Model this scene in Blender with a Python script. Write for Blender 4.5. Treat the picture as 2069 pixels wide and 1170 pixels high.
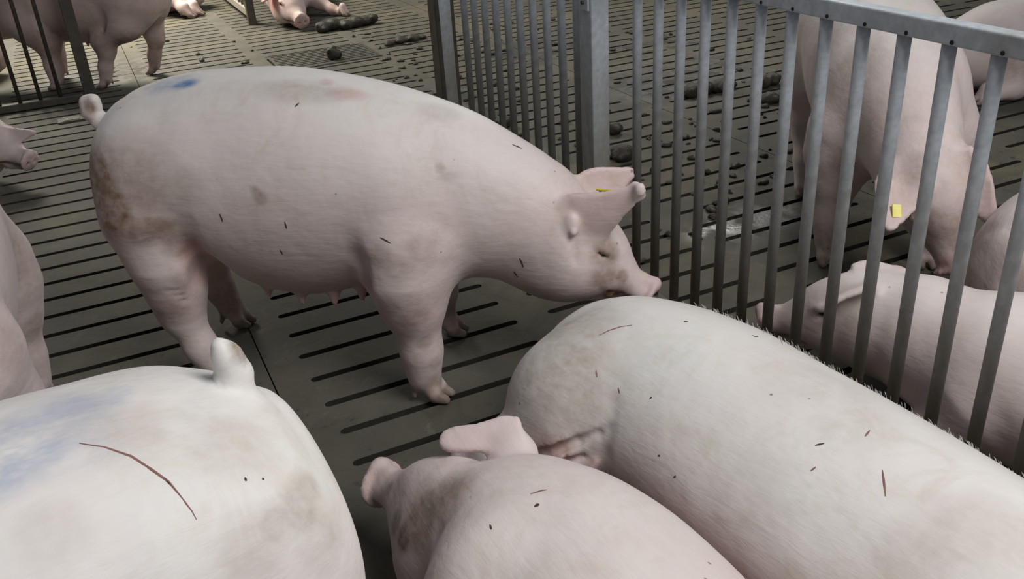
import bpy, math, random
import numpy as np
from mathutils import Matrix, Vector

for o in list(bpy.data.objects):
    bpy.data.objects.remove(o, do_unlink=True)
SC = bpy.context.scene
COL = SC.collection

# ---------------------------------------------------------------- camera
CAM_H = 1.5512
CAM_F = 1830.34                       # focal length in pixels of a 2069 px wide frame
PITCH, ROLL, YAW = 1.09118475, -0.06587577, -0.41462693
CR = (Matrix.Rotation(YAW, 3, 'Z') @ Matrix.Rotation(PITCH, 3, 'X') @ Matrix.Rotation(ROLL, 3, 'Z'))
cam = bpy.data.cameras.new('camera'); camo = bpy.data.objects.new('camera', cam); COL.objects.link(camo)
camo.matrix_world = Matrix.Translation((0, 0, CAM_H)) @ CR.to_4x4()
cam.sensor_fit = 'HORIZONTAL'; cam.sensor_width = 36; cam.lens = CAM_F/2069*36
cam.clip_start = .05; cam.clip_end = 100
SC.camera = camo

# ---------------------------------------------------------------- light
SC.view_settings.view_transform = 'Standard'; SC.view_settings.look = 'None'
SC.view_settings.gamma = 1; SC.view_settings.use_curve_mapping = False
SC.view_settings.exposure = 0.05
w = bpy.data.worlds.new('barn_air'); SC.world = w; w.use_nodes = True
w.node_tree.nodes['Background'].inputs[0].default_value = (.80, .88, 1.0, 1)
w.node_tree.nodes['Background'].inputs[1].default_value = .115
def area(name, loc, target, size, power, color, sy=None):
    l = bpy.data.lights.new(name, 'AREA'); l.energy = power; l.color = color; l.shape = 'RECTANGLE'
    l.size = size; l.size_y = sy or size
    o = bpy.data.objects.new(name, l); COL.objects.link(o); o.location = loc
    o.rotation_euler = (Vector(target)-Vector(loc)).to_track_quat('-Z', 'Y').to_euler(); return o
area('barn_lamp', (1.75, -.65, 3.6), (1.1, 1.5, 0), 2.0, 152, (1.0, .995, .985))
area('barn_lamp', (-.3, 10.2, 3.6), (.4, 9.5, 0), 1.8, 285, (1.0, .94, .82)).data.spread = math.radians(125)
area('barn_lamp', (5.0, 7.0, 3.6), (4.2, 5.6, 0), 1.8, 95, (1.0, .97, .9))

# ---------------------------------------------------------------- object helpers
def tag(o, label=None, cat=None, group=None, kind=None):
    if label: o['label'] = label
    if cat: o['category'] = cat
    if group: o['group'] = group
    if kind: o['kind'] = kind
    return o
def link(name, me, mat=None, parent=None):
    o = bpy.data.objects.new(name, me); COL.objects.link(o)
    if mat is not None:
        me.materials.clear(); me.materials.append(mat)
    if parent is not None: o.parent = parent
    return o
def empty(name, loc, rz=0):
    o = bpy.data.objects.new(name, None); COL.objects.link(o); o.location = loc
    o.rotation_euler = (0, 0, rz); o.empty_display_size = .1; return o
class MB:
    def __init__(s): s.v = []; s.f = []; s.sm = []
    def raw(s, vs, fs, smooth=False):
        n = len(s.v); s.v += [tuple(map(float, p)) for p in vs]
        s.f += [tuple(i+n for i in f) for f in fs]; s.sm += [smooth]*len(fs)
    def box(s, lo, hi, bev=0.0):
        x0, y0, z0 = lo; x1, y1, z1 = hi
        if bev <= 0:
            s.raw([(x0,y0,z0),(x1,y0,z0),(x1,y1,z0),(x0,y1,z0),(x0,y0,z1),(x1,y0,z1),(x1,y1,z1),(x0,y1,z1)],
                  [(0,3,2,1),(4,5,6,7),(0,1,5,4),(1,2,6,5),(2,3,7,6),(3,0,4,7)]); return
        # bevelled along its longest axis: rounded rectangle section swept
        d = [x1-x0, y1-y0, z1-z0]; a = int(np.argmax(d)); u, v = [i for i in range(3) if i != a]
        if (a, u, v) in ((1, 0, 2),): u, v = v, u
        L = [lo, hi]; ring = []
        cu = [(hi[u]-bev, hi[v]-bev, 0), (lo[u]+bev, hi[v]-bev, 90), (lo[u]+bev, lo[v]+bev, 180), (hi[u]-bev, lo[v]+bev, 270)]
        for q0, q1, a0 in cu:
            for k in range(4):
                t = math.radians(a0+k*30); ring.append((q0+bev*math.cos(t), q1+bev*math.sin(t)))
        n = len(ring); vs = []
        for e in (lo[a], hi[a]):
            for r in ring:
                p = [0, 0, 0]; p[a] = e; p[u] = r[0]; p[v] = r[1]; vs.append(p)
        fs = [(i, (i+1) % n, n+(i+1) % n, n+i) for i in range(n)]
        s.raw(vs, fs+[tuple(range(n))[::-1], tuple(range(n, 2*n))])
    def tube(s, pts, r, n=14, caps=True):
        pts = [Vector(p) for p in pts]; rs = r if isinstance(r, (list, tuple)) else [r]*len(pts)
        vs = []; up = None
        for i, p in enumerate(pts):
            d = (pts[min(i+1, len(pts)-1)]-pts[max(i-1, 0)]).normalized()
            if up is None: up = Vector((0, 0, 1)) if abs(d.z) < .9 else Vector((1, 0, 0))
            a = d.cross(up).normalized(); b = a.cross(d).normalized(); up = b
            for k in range(n):
                t = 2*math.pi*k/n; vs.append(p+(a*math.cos(t)+b*math.sin(t))*rs[i])
        fs = [(i*n+k, i*n+(k+1) % n, (i+1)*n+(k+1) % n, (i+1)*n+k) for i in range(len(pts)-1) for k in range(n)]
        s.raw(vs, fs, True)
        if caps: s.raw(vs[:n]+vs[-n:], [tuple(range(n)), tuple(range(2*n-1, n-1, -1))])
    def build(s, name, mat, parent=None):
        me = bpy.data.meshes.new(name); me.from_pydata(s.v, [], s.f)
        me.polygons.foreach_set('use_smooth', s.sm)
        me.update(); o = link(name, me, mat, parent)
        import bmesh
        bm = bmesh.new(); bm.from_mesh(me); bmesh.ops.remove_doubles(bm, verts=bm.verts, dist=1e-6)
        bmesh.ops.recalc_face_normals(bm, faces=bm.faces)
        bm.to_mesh(me); bm.free(); return o

# ---------------------------------------------------------------- materials
class NT:
    def __init__(s, name):
        s.m = bpy.data.materials.new(name); s.m.use_nodes = True; s.t = s.m.node_tree
        s.p = s.t.nodes['Principled BSDF']; s.c = None
    def n(s, ty, **kw):
        nd = s.t.nodes.new(ty)
        for k, v in kw.items():
            if hasattr(nd, k) and k not in nd.inputs: setattr(nd, k, v)
            else: nd.inputs[k].default_value = v
        return nd
    def l(s, a, b): s.t.links.new(a, b)
    def coord(s, scale=(1, 1, 1), rot=(0, 0, 0)):
        if s.c is None: s.c = s.n('ShaderNodeTexCoord')
        mp = s.n('ShaderNodeMapping'); mp.inputs['Scale'].default_value = scale; mp.inputs['Rotation'].default_value = rot
        s.l(s.c.outputs['Object'], mp.inputs['Vector']); return mp.outputs[0]
    def noise(s, scale, detail=4, rough=.55, sc=(1, 1, 1), rot=(0, 0, 0), dist=0.):
        nd = s.n('ShaderNodeTexNoise'); nd.inputs['Scale'].default_value = scale
        nd.inputs['Detail'].default_value = detail; nd.inputs['Roughness'].default_value = rough
        nd.inputs['Distortion'].default_value = dist
        s.l(s.coord(sc, rot), nd.inputs['Vector']); return nd.outputs['Fac']
    def ramp(s, fac, a, b, ca=(0, 0, 0), cb=(1, 1, 1)):
        r = s.n('ShaderNodeValToRGB'); e = r.color_ramp.elements
        e[0].position = a; e[1].position = b; e[0].color = (*ca, 1); e[1].color = (*cb, 1)
        s.l(fac, r.inputs[0]); return r.outputs[0]
    def mix(s, fac, a, b, mode='MIX'):
        m_ = s.n('ShaderNodeMix'); m_.data_type = 'RGBA'; m_.blend_type = mode
        for sock, v in ((m_.inputs[0], fac), (m_.inputs[6], a), (m_.inputs[7], b)):
            if isinstance(v, (int, float)): sock.default_value = v
            elif isinstance(v, tuple): sock.default_value = (*v, 1)
            else: s.l(v, sock)
        return m_.outputs[2]
    def math(s, op, a, b=0.):
        m_ = s.n('ShaderNodeMath'); m_.operation = op
        for sock, v in ((m_.inputs[0], a), (m_.inputs[1], b)):
            if isinstance(v, (int, float)): sock.default_value = v
            else: s.l(v, sock)
        return m_.outputs[0]
    def attr(s, name):
        a = s.n('ShaderNodeAttribute'); a.attribute_name = name; return a.outputs['Fac']
    def bump(s, hgt, dist, strength=1., prev=None):
        b = s.n('ShaderNodeBump'); b.inputs['Distance'].default_value = dist; b.inputs['Strength'].default_value = strength
        s.l(hgt, b.inputs['Height'])
        if prev is not None: s.l(prev, b.inputs['Normal'])
        return b.outputs[0]
    def out(s, col=None, rough=None, normal=None, metal=None):
        for nm, v in (('Base Color', col), ('Roughness', rough), ('Normal', normal), ('Metallic', metal)):
            if v is None: continue
            if isinstance(v, (int, float)): s.p.inputs[nm].default_value = v
            elif isinstance(v, tuple): s.p.inputs[nm].default_value = (*v, 1)
            else: s.l(v, s.p.inputs[nm])
        return s.m

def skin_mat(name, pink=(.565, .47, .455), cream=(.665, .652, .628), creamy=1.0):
    t = NT(name)
    n1 = t.noise(3.0, 4, .6); n2 = t.noise(9, 5, .6, dist=.6)
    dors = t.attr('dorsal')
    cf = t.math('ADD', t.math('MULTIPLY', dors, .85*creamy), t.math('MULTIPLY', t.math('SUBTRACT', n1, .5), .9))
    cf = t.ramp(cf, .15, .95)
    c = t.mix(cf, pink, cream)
    c = t.mix(t.math('MULTIPLY', t.attr('flush'), .8), c, (.50, .20, .18))
    # brown dirt, plus shade painted along the mouth and on the rump
    dn = t.ramp(n2, .36, .66)
    dirt = t.math('MULTIPLY', t.math('MINIMUM', t.math('MULTIPLY', t.attr('stain'), 1.15), 1.), t.math('ADD', t.math('ADD', t.math('MULTIPLY', dn, .4), t.math('MULTIPLY', t.ramp(t.noise(34, 5, .65, dist=.5), .36, .62), .25)), .5))
    faint = t.math('MULTIPLY', t.ramp(t.noise(5.5, 6, .7, dist=1.2), .50, .76), .5)
    c = t.mix(faint, c, (.74, .68, .52), 'MULTIPLY')
    c = t.mix(t.math('MULTIPLY', t.ramp(t.noise(2.1, 3, .5), .45, .7), .35), c, (.90, .80, .80), 'MULTIPLY')
    c = t.mix(dirt, c, (.25, .165, .09), 'MULTIPLY')
    # specks
    vo = t.n('ShaderNodeTexVoronoi'); vo.inputs['Scale'].default_value = 17
    t.l(t.coord((1, 1, 1)), vo.inputs['Vector'])
    sp = t.ramp(vo.outputs['Distance'], .035, .075, (1, 1, 1), (0, 0, 0))
    gate = t.ramp(t.noise(7.3, 2), .585, .60)
    sp = t.math('MULTIPLY', sp, gate)
    c = t.mix(t.math('MULTIPLY', sp, .75), c, (.10, .05, .04))
    c = t.mix(t.math('MULTIPLY', t.attr('mark'), t.ramp(t.noise(14, 4, .7, sc=(.5, 1, 1)), .3, .62)), c, (.06, .17, .36))
    c = t.mix(t.attr('hoof'), c, t.mix(n2, (.07, .05, .035), (.22, .16, .12)))
    hair = t.noise(60, 3, .6, sc=(.22, 1, 1), dist=.3)
    c = t.mix(t.math('MULTIPLY', t.ramp(hair, .42, .68), .10), c, (.74, .70, .62))
    b = t.bump(t.noise(7, 3), .006)
    b = t.bump(hair, .0012, 1., b)
    t.out(c, t.math('ADD', .50, t.math('MULTIPLY', n2, .15)), b)
    t.p.inputs['Subsurface Weight'].default_value = .05
    t.p.inputs['Subsurface Radius'].default_value = (.02, .008, .005)
    t.p.inputs['Subsurface Scale'].default_value = .6
    t.p.inputs['Sheen Weight'].default_value = .12
    t.p.inputs['Sheen Roughness'].default_value = .45
    t.p.inputs['Specular IOR Level'].default_value = .3
    return t.m
SKIN = skin_mat('sow_skin')
SKIN_PINK = skin_mat('pinker_sow_skin', (.52, .40, .37), (.58, .52, .47), .8)

def simple(name, col, rough=.6, metal=0., vary=None, nscale=20, bump=0.):
    t = NT(name); n = t.noise(nscale, 5, .6)
    c = t.mix(t.ramp(n, .3, .7), col, vary or tuple(x*.7 for x in col))
    t.out(c, rough, t.bump(n, bump) if bump else None, metal); return t.m
EYE = simple('dark_eye', (.02, .013, .01), .15)
TAGY = simple('yellow_plastic', (.72, .62, .06), .4)
SCR = simple('scratch_red', (.24, .12, .105), .8, vary=(.15, .07, .06), nscale=40)
SPK = simple('dried_dirt', (.07, .035, .025), .9)
BRIS = simple('pale_bristle', (.55, .52, .47), .6)
DUNG = simple('manure', (.016, .012, .007), .6, vary=(.036, .028, .016), nscale=35, bump=.01)
GALV_ = NT('galvanised_steel')
gz = GALV_.noise(45, 4, .6); gd = GALV_.noise(3.2, 6, .7, sc=(1, 1, .5), dist=.8)
sep = GALV_.n('ShaderNodeSeparateXYZ'); GALV_.l(GALV_.n('ShaderNodeNewGeometry').outputs['Position'], sep.inputs[0])
low = GALV_.ramp(sep.outputs[2], .25, .95, (1, 1, 1), (0, 0, 0))
cz_ = GALV_.mix(GALV_.ramp(gz, .35, .65), (.38, .42, .46), (.50, .54, .58))
dz_ = GALV_.math('ADD', GALV_.math('MULTIPLY', low, .75), GALV_.math('MULTIPLY', GALV_.ramp(gd, .42, .7), .45))
GALV_.out(GALV_.mix(dz_, cz_, (.16, .135, .09)), GALV_.math('ADD', .42, GALV_.math('MULTIPLY', dz_, .35)), GALV_.bump(gd, .001), .12)
GALV = GALV_.m
DARKST = simple('dark_worn_steel', (.05, .046, .042), .55, .3, vary=(.10, .085, .06), nscale=12)
PALEST = simple('pale_weathered_rail', (.34, .31, .26), .6, .1)
HOLE = simple('bolt_hole_black', (.008, .008, .008), .8)

def concrete():
    t = NT('slatted_concrete')
    big = t.noise(1.1, 5, .6); med = t.noise(5, 6, .65, dist=.5); fine = t.noise(60, 4, .6)
    c = t.mix(t.ramp(big, .32, .68), (.056, .053, .043), (.092, .086, .065))
    c = t.mix(t.math('MULTIPLY', t.ramp(t.noise(.85, 4, .6, dist=.4), .47, .62), .75), c, (.128, .110, .064))
    c = t.mix(t.math('MULTIPLY', t.ramp(med, .44, .66), .8), c, (.050, .046, .031))
    c = t.mix(t.math('MULTIPLY', t.ramp(t.noise(9, 5, .7, dist=.9), .58, .78), .35), c, (.26, .24, .19))
    sp = t.ramp(t.noise(24, 4, .7, dist=.4), .62, .66)
    msk = t.ramp(t.noise(.62, 3, .5), .46, .60)
    c = t.mix(t.math('MULTIPLY', sp, t.math('ADD', .25, t.math('MULTIPLY', msk, .75))), c, (.030, .025, .016))
    wet = t.attr('wet')
    c = t.mix(t.math('MULTIPLY', wet, .45), c, (.06, .058, .05))
    c = t.mix(t.math('MULTIPLY', fine, .25), c, (.10, .09, .07))
    wn = t.math('MULTIPLY', wet, t.ramp(t.noise(6, 3), .42, .55))
    r = t.math('SUBTRACT', .78, t.math('MULTIPLY', wn, .70))
    b = t.bump(med, .006); b = t.bump(fine, .0015, .8, b)
    t.out(c, r, b); return t.m
CONC = concrete()
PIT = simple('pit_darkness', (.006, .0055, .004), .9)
SLUDGE_SHADE = simple('slurry_and_slot_shade', (.022, .019, .012), .8, vary=(.010, .008, .006), nscale=14, bump=.004)
# ---------------------------------------------------------------- implicit body modelling
def V3(*a): return np.array(a, dtype=float)
def unit(v):
    v = np.array(v, float); return v/np.linalg.norm(v)
def hermite(xs, ys, x):
    xs = np.asarray(xs, float); ys = np.asarray(ys, float)
    m = np.gradient(ys, xs)
    i = np.clip(np.searchsorted(xs, x)-1, 0, len(xs)-2)
    h_ = xs[i+1]-xs[i]; t = np.clip((x-xs[i])/h_, 0, 1)
    return ((2*t**3-3*t**2+1)*ys[i]+(t**3-2*t**2+t)*h_*m[i]
            + (-2*t**3+3*t**2)*ys[i+1]+(t**3-t**2)*h_*m[i+1])

class Body:
    """a list of blended implicit shapes, meshed as ONE continuous surface"""
    def __init__(s): s.ops = []
    def add(s, fn, lo, hi, k=.03, sub=False, tag=None):
        s.ops.append((fn, np.array(lo, float), np.array(hi, float), k, sub, tag))
    def cone(s, a, b, ra, rb, k=.03, sub=False, tag=None):
        a = V3(*a); b = V3(*b); d = b-a; L2 = max(d@d, 1e-9)
        def fn(P):
            t = np.clip((P-a)@d/L2, 0, 1)
            return np.linalg.norm(P-a-t[:, None]*d, axis=1)-(ra+(rb-ra)*t)
        r = max(ra, rb)
        s.add(fn, np.minimum(a, b)-r, np.maximum(a, b)+r, k, sub, tag)
    def chain(s, pts, k=.03, sub=False, tag=None):
        for p, q in zip(pts[:-1], pts[1:]):
            s.cone(p[:3], q[:3], p[3], q[3], k, sub, tag)
    def ell(s, c, r, rot=None, k=.03, sub=False, tag=None):
        c = V3(*c); r = V3(*r); M = np.eye(3) if rot is None else rot   # rows: local axes
        def fn(P):
            q = (P-c)@M.T
            k0 = np.linalg.norm(q/r, axis=1); k1 = np.linalg.norm(q/r**2, axis=1)+1e-9
            return np.where(k0 < 1e-6, -r.min(), k0*(k0-1)/k1)
        R_ = r.max(); s.add(fn, c-R_, c+R_, k, sub, tag)
    def loft(s, O, X, Z, st, k=.03, cup=0., sub=False, tag=None, flat=False):
        """st rows: (s, cy, cz, ry, rz) along X; Z is the up axis, Y = Z x X"""
        O = V3(*O); X = unit(X); Z = np.array(Z, float); Z = unit(Z-(Z@X)*X); Y = np.cross(Z, X)
        st = np.array(st, float); S = st[:, 0]
        def fn(P):
            q = P-O; x = q@X; y = q@Y; z = q@Z
            xc = np.clip(x, S[0], S[-1])
            cy = hermite(S, st[:, 1], xc); cz = hermite(S, st[:, 2], xc)
            ry = np.maximum(hermite(S, st[:, 3], xc), .004); rz = np.maximum(hermite(S, st[:, 4], xc), .004)
            y = y-cy; z = z-cz-cup*y*y
            k0 = np.sqrt((y/ry)**2+(z/rz)**2); k1 = np.sqrt((y/ry**2)**2+(z/rz**2)**2)+1e-9
            d = np.where(k0 < 1e-5, -np.minimum(ry, rz), k0*(k0-1)/k1)
            if flat: d = np.hypot(np.maximum(np.abs(y)-(ry-rz), 0), z)-rz
            e = np.abs(x-xc)
            return np.where(e > 0, np.sqrt(np.maximum(d, 0)**2+e*e)+np.where(d < 0, 0, 0), d)
        rr = max((np.abs(st[:, 1])+st[:, 3]).max(), (np.abs(st[:, 2])+st[:, 4]).max())
        # bounding box of the swept axis
        pts = []
        for r in st:
            c = O+X*r[0]+Y*r[1]+Z*r[2]; e = max(r[3], r[4])+abs(cup)*r[3]**2
            pts += [c-e, c+e]
        pts = np.array(pts)
        s.add(fn, pts.min(0), pts.max(0), k, sub, tag)
    def eval(s, P, D=None):
        D = np.full(len(P), 9.) if D is None else D
        for fn, lo, hi, k, sub, tag in s.ops:
            m = np.all((P > lo-k-.03) & (P < hi+k+.03), axis=1)
            if not m.any(): continue
            a = D[m]; b = fn(P[m])
            if sub:
                hh = np.maximum(k-np.abs(-a-b), 0)/k
                D[m] = -(np.minimum(-a, b)-hh*hh*k/4)
            else:
                hh = np.maximum(k-np.abs(a-b), 0)/k
                D[m] = np.minimum(a, b)-hh*hh*k/4
        return D
    def tagdist(s, tag, P):
        D = np.full(len(P), 9.)
        for fn, lo, hi, k, sub, tg in s.ops:
            if tg == tag:
                m = np.all((P > lo-.15) & (P < hi+.15), axis=1)
                if m.any(): D[m] = np.minimum(D[m], fn(P[m]))
        return D
    def mesh(s, name, h, clip=None):
        los = np.min([o[1] for o in s.ops if not o[4]], axis=0)-3*h
        his = np.max([o[2] for o in s.ops if not o[4]], axis=0)+3*h
        if clip is not None:
            los = np.maximum(los, clip[0]); his = np.minimum(his, clip[1])
        n = np.ceil((his-los)/h).astype(int)+1
        ax = [los[i]+h*np.arange(n[i]) for i in range(3)]
        D = np.full(n, .2, dtype=np.float64)
        for fn, lo, hi, k, sub, tag in s.ops:
            mg = k+2.5*h
            i0 = np.clip(np.floor((lo-mg-los)/h).astype(int), 0, n); i1 = np.clip(np.ceil((hi+mg-los)/h).astype(int)+1, 0, n)
            if np.any(i1 <= i0): continue
            sl = tuple(slice(a, b) for a, b in zip(i0, i1))
            G = np.stack(np.meshgrid(*[ax[i][sl[i]] for i in range(3)], indexing='ij'), -1).reshape(-1, 3)
            a = D[sl].reshape(-1); b = fn(G)
            if sub:
                hh = np.maximum(k-np.abs(-a-b), 0)/k; r = -(np.minimum(-a, b)-hh*hh*k/4)
            else:
                hh = np.maximum(k-np.abs(a-b), 0)/k; r = np.minimum(a, b)-hh*hh*k/4
            D[sl] = r.reshape(D[sl].shape)
        # naive surface nets
        ins = D < 0
        c = [ins[dx:n[0]-1+dx, dy:n[1]-1+dy, dz:n[2]-1+dz] for dx in (0, 1) for dy in (0, 1) for dz in (0, 1)]
        cnt = sum(x.astype(np.int8) for x in c)
        act = (cnt > 0) & (cnt < 8)
        idx = np.full(act.shape, -1); I = np.argwhere(act); idx[act] = np.arange(len(I))
        acc = np.zeros((len(I), 3)); w = np.zeros(len(I))
        off = [V3(dx, dy, dz).astype(int) for dx in (0, 1) for dy in (0, 1) for dz in (0, 1)]
        for a in range(8):
            for b in range(a+1, 8):
                if np.abs(off[a]-off[b]).sum() != 1: continue
                A = I+off[a]; B = I+off[b]
                da = D[A[:, 0], A[:, 1], A[:, 2]]; db = D[B[:, 0], B[:, 1], B[:, 2]]
                m = (da < 0) != (db < 0)
                t = np.where(m, da/(da-db+1e-12), 0)
                acc += np.where(m[:, None], off[a]+t[:, None]*(off[b]-off[a]), 0); w += m
        Vt = (I+acc/w[:, None])*h+los
        F = []
        for axn in range(3):
            o = np.zeros(3, int); o[axn] = 1
            e0 = ins[:n[0]-1, :n[1]-1, :n[2]-1]
            e1 = ins[o[0]:n[0]-1+o[0], o[1]:n[1]-1+o[1], o[2]:n[2]-1+o[2]]
            E = np.argwhere(e0 != e1)
            u, v = [(1, 2), (2, 0), (0, 1)][axn]
            E = E[(E[:, u] > 0) & (E[:, v] > 0)]
            du = np.zeros(3, int); du[u] = 1; dv = np.zeros(3, int); dv[v] = 1
            q = np.stack([idx[tuple((E-du-dv).T)], idx[tuple((E-dv).T)], idx[tuple(E.T)], idx[tuple((E-du).T)]], 1)
            fl = ~e0[tuple(E.T)]
            q[fl] = q[fl][:, ::-1]
            F.append(q[(q >= 0).all(1)])
        F = np.concatenate(F)
        # pull vertices onto the surface
        for _ in range(1):
            d0 = s.eval(Vt.copy()); g = np.stack([s.eval(Vt+np.eye(3)[i]*h*.35)-d0 for i in range(3)], 1)/(h*.35)
            g2 = np.maximum((g*g).sum(1), .25)
            stp = np.clip(d0/g2, -h*.6, h*.6)
            Vt = Vt-g*stp[:, None]
        # keep the largest island only
        par = np.arange(len(Vt))
        lab = par.copy()
        E2 = np.concatenate([F[:, [0, 1]], F[:, [1, 2]], F[:, [2, 3]]])
        for _ in range(400):
            m = np.minimum(lab[E2[:, 0]], lab[E2[:, 1]])
            l2 = lab.copy(); np.minimum.at(l2, E2[:, 0], m); np.minimum.at(l2, E2[:, 1], m)
            l2 = l2[l2]
            if (l2 == lab).all(): break
            lab = l2
        u_, ct = np.unique(lab, return_counts=True); keep = lab == u_[ct.argmax()]
        nm = np.cumsum(keep)-1
        F = F[keep[F[:, 0]]]; F = nm[F]; Vt = Vt[keep]
        me = bpy.data.meshes.new(name)
        me.vertices.add(len(Vt)); me.vertices.foreach_set('co', Vt.astype(np.float32).ravel())
        me.loops.add(len(F)*4); me.loops.foreach_set('vertex_index', F.astype(np.int32).ravel())
        me.polygons.add(len(F)); me.polygons.foreach_set('loop_start', np.arange(len(F), dtype=np.int32)*4)
        me.update(calc_edges=True); me.validate()
        me.polygons.foreach_set('use_smooth', np.ones(len(me.polygons), dtype=bool))
        return me, Vt

# ---------------------------------------------------------------- slatted floor
def build_floor():
    V = []; F = []; MI = []
    def add(vs, fs, mi):
        n = len(V); V.extend(vs); F.extend([tuple(i+n for i in f) for f in fs]); MI.extend([mi]*len(fs))
    PX, SL, G = .848, .736, .112
    SWD = .029
    cells = []      # (x0,x1,slot x0,slot x1,phase)
    panels = []
    x = .384-3*2.656
    for j in range(8):
        panels.append(x+2.656*j)
    for j, px in enumerate(panels):
        ph = [.024, .0, .136, .03][(j+1) % 4] if j != 3 else .024
        if j == 2: ph = .008
        for b in range(3):
            s0 = px+b*PX; s1 = s0+SL
            cells.append((s0-(G/2 if b else .112-.0022), s1+(G/2 if b < 2 else .112-.0022), s0, s1, ph))
    YMAX = 14.5
    for (x0, x1, s0, s1, ph) in cells:
        if s1 < -7.8 or s0 > 8.6: continue
        k = 0
        while True:
            yc = -1.2+ph+.16*k; k += 1
            if yc > YMAX: break
            if math.hypot(s0+.3, yc) > 16: break
            y0, y1 = yc-.08, yc+.08; r = SWD/2
            # the drain grate replaces two slats
            grate = (1.2 < s0 < 1.3 and 6.78 < yc < 7.22)
            rnd = random.Random(int(s0*1000)*977+k)
            a0 = s0+rnd.uniform(-.006, .006)+r; a1 = s1+rnd.uniform(-.006, .006)-r
            if grate:
                add([(x0, y0, 0), (x1, y0, 0), (x1, y1, 0), (x0, y1, 0), (s0, y0, 0), (s1, y0, 0), (s1, y1, 0), (s0, y1, 0)],
                    [(0, 4, 7, 3), (5, 1, 2, 6)], 0); continue
            capL = [(a0-r*math.sin(t), yc+r*math.cos(t), 0) for t in [math.pi*i/5 for i in range(6)]]
            capR = [(a1+r*math.sin(t), yc-r*math.cos(t), 0) for t in [math.pi*i/5 for i in range(6)]]
            vs = [(x0, y0, 0), (x1, y0, 0), (x1, y1, 0), (x0, y1, 0), (a0, y1, 0), (a1, y1, 0), (a1, y0, 0), (a0, y0, 0)]+capL+capR
            L = list(range(8, 14)); Rr = list(range(14, 20))
            fs = [(L[0], Rr[-1], 5, 4), (7, 6, Rr[0], L[-1]),
                  tuple([3, 0, 7]+L[::-1]+[4]), tuple([1, 2, 5]+Rr[::-1]+[6])]
            add(vs, fs, 0)
            loop = capL+capR; n = len(loop)
            filled = (yc < 1.95 and s0 > 0) or rnd.random() < .06
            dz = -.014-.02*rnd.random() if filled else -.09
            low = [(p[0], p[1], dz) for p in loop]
            add(loop+low, [(i, n+i, n+(i+1) % n, (i+1) % n) for i in range(n)], 2)  # dark slurry colour on every slot wall paints in the shade inside
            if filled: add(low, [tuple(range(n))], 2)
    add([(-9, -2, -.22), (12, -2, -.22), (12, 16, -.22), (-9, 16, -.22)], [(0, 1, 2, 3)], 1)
    me = bpy.data.meshes.new('floor'); me.from_pydata(V, [], F); me.update()
    o = bpy.data.objects.new('floor', me); COL.objects.link(o)
    for m in (CONC, PIT, SLUDGE_SHADE): me.materials.append(m)
    me.polygons.foreach_set('material_index', MI)
    at = me.attributes.new('wet', 'FLOAT', 'POINT')
    co = np.array(V)
    wets = [(3.55, 5.0, .5), (3.2, 4.7, .35), (2.35, 5.3, .5), (1.95, 4.9, .35), (2.9, 6.1, .45), (3.9, 5.6, .4), (.2, 7.6, .4), (2.15, 2.75, .16)]
    wv = np.zeros(len(co))
    for cx, cy, rr in wets:
        wv = np.maximum(wv, np.clip(1.3-np.hypot(co[:, 0]-cx, co[:, 1]-cy)/rr, 0, 1))
    at.data.foreach_set('value', wv.astype(np.float32))
    tag(o, kind='structure')
build_floor()

# drain grate of thin steel bars let into the slats
g = empty('drain_grate', (1.63, 7.0, 0)); tag(g, 'narrow-barred metal drain grate let into the slatted floor beyond the standing sow', 'grate')
m = MB(); m.box((-.385, -.27, -.03), (.385, -.245, .006)); m.box((-.385, .245, -.03), (.385, .27, .006))
m.box((-.385, -.245, -.03), (-.36, .245, .006)); m.box((.36, -.245, -.03), (.385, .245, .006)); m.build('frame', DARKST, g)
for k in range(9):
    m = MB(); y = -.216+.054*k; m.box((-.36, y-.014, -.02), (.36, y+.014, .004)); m.build('bar', simple('grate_steel', (.13, .125, .10), .5, .3) if k == 0 else bpy.data.materials['grate_steel'], g)
m = MB(); m.box((-.08, -.05, .0), (.08, .05, .012)); 
dcap = m.build('floor_bracket', DARKST); dcap.location = (-.20, 6.33, .001)
for k in (-1, 0, 1):
    m = MB(); m.box((-.05, k*.03-.008, .012), (.05, k*.03+.008, .018)); m.build('slot_rib', PALEST, dcap)
tag(dcap, 'small ribbed metal bracket lying on the slats beside the left railing foot', 'bracket')

# ---------------------------------------------------------------- steel pen fence on the right
FX, FSP = 1.60, .1182
def bar_mesh(z0, z1, r=.0155):
    m = MB(); m.tube([(0, 0, z0), (0, 0, z1-.07), (0, 0, z1-.035), (0, 0, z1)], r, 16); return m
def fence_panel(name, label, y0, y1, bars, post_at=(), lab_post=None):
    e = empty(name, (FX, (y0+y1)/2, 0)); yc = (y0+y1)/2
    m = MB(); m.box((-.021, y0-yc, 1.088), (.021, y1-yc, 1.133), .005); m.build('top_rail', GALV, e)
    m = MB(); m.box((-.02, y0-yc, 0.0), (.02, y1-yc, .025), .004); m.build('bottom_rail', GALV, e)
    bm_ = bar_mesh(.02, 1.09)
    first = None
    for y in bars:
        if first is None: first = bm_.build('bar', GALV, e); o = first
        else: o = first.copy(); COL.objects.link(o); o.parent = e
        o.location = (0, y-yc, 0)
    # small drain hole under the rail beside each bar
    hole = None
    for y in bars:
        if hole is None:
            m = MB(); m.tube([(0, 0, -.0006), (0, 0, .002)], .0048, 10); hole = m.build('drain_hole', HOLE, e); hh = hole
        else: hh = hole.copy(); COL.objects.link(hh); hh.parent = e
        hh.location = (-.0205, y-yc-.022, 1.096); hh.rotation_euler = (0, -math.pi/2, 0)
    tag(e, label, 'fence'); return e
yb = [1.915-FSP*k for k in range(-5, 13)]
near = [y for y in yb if y < 2.66]
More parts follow.
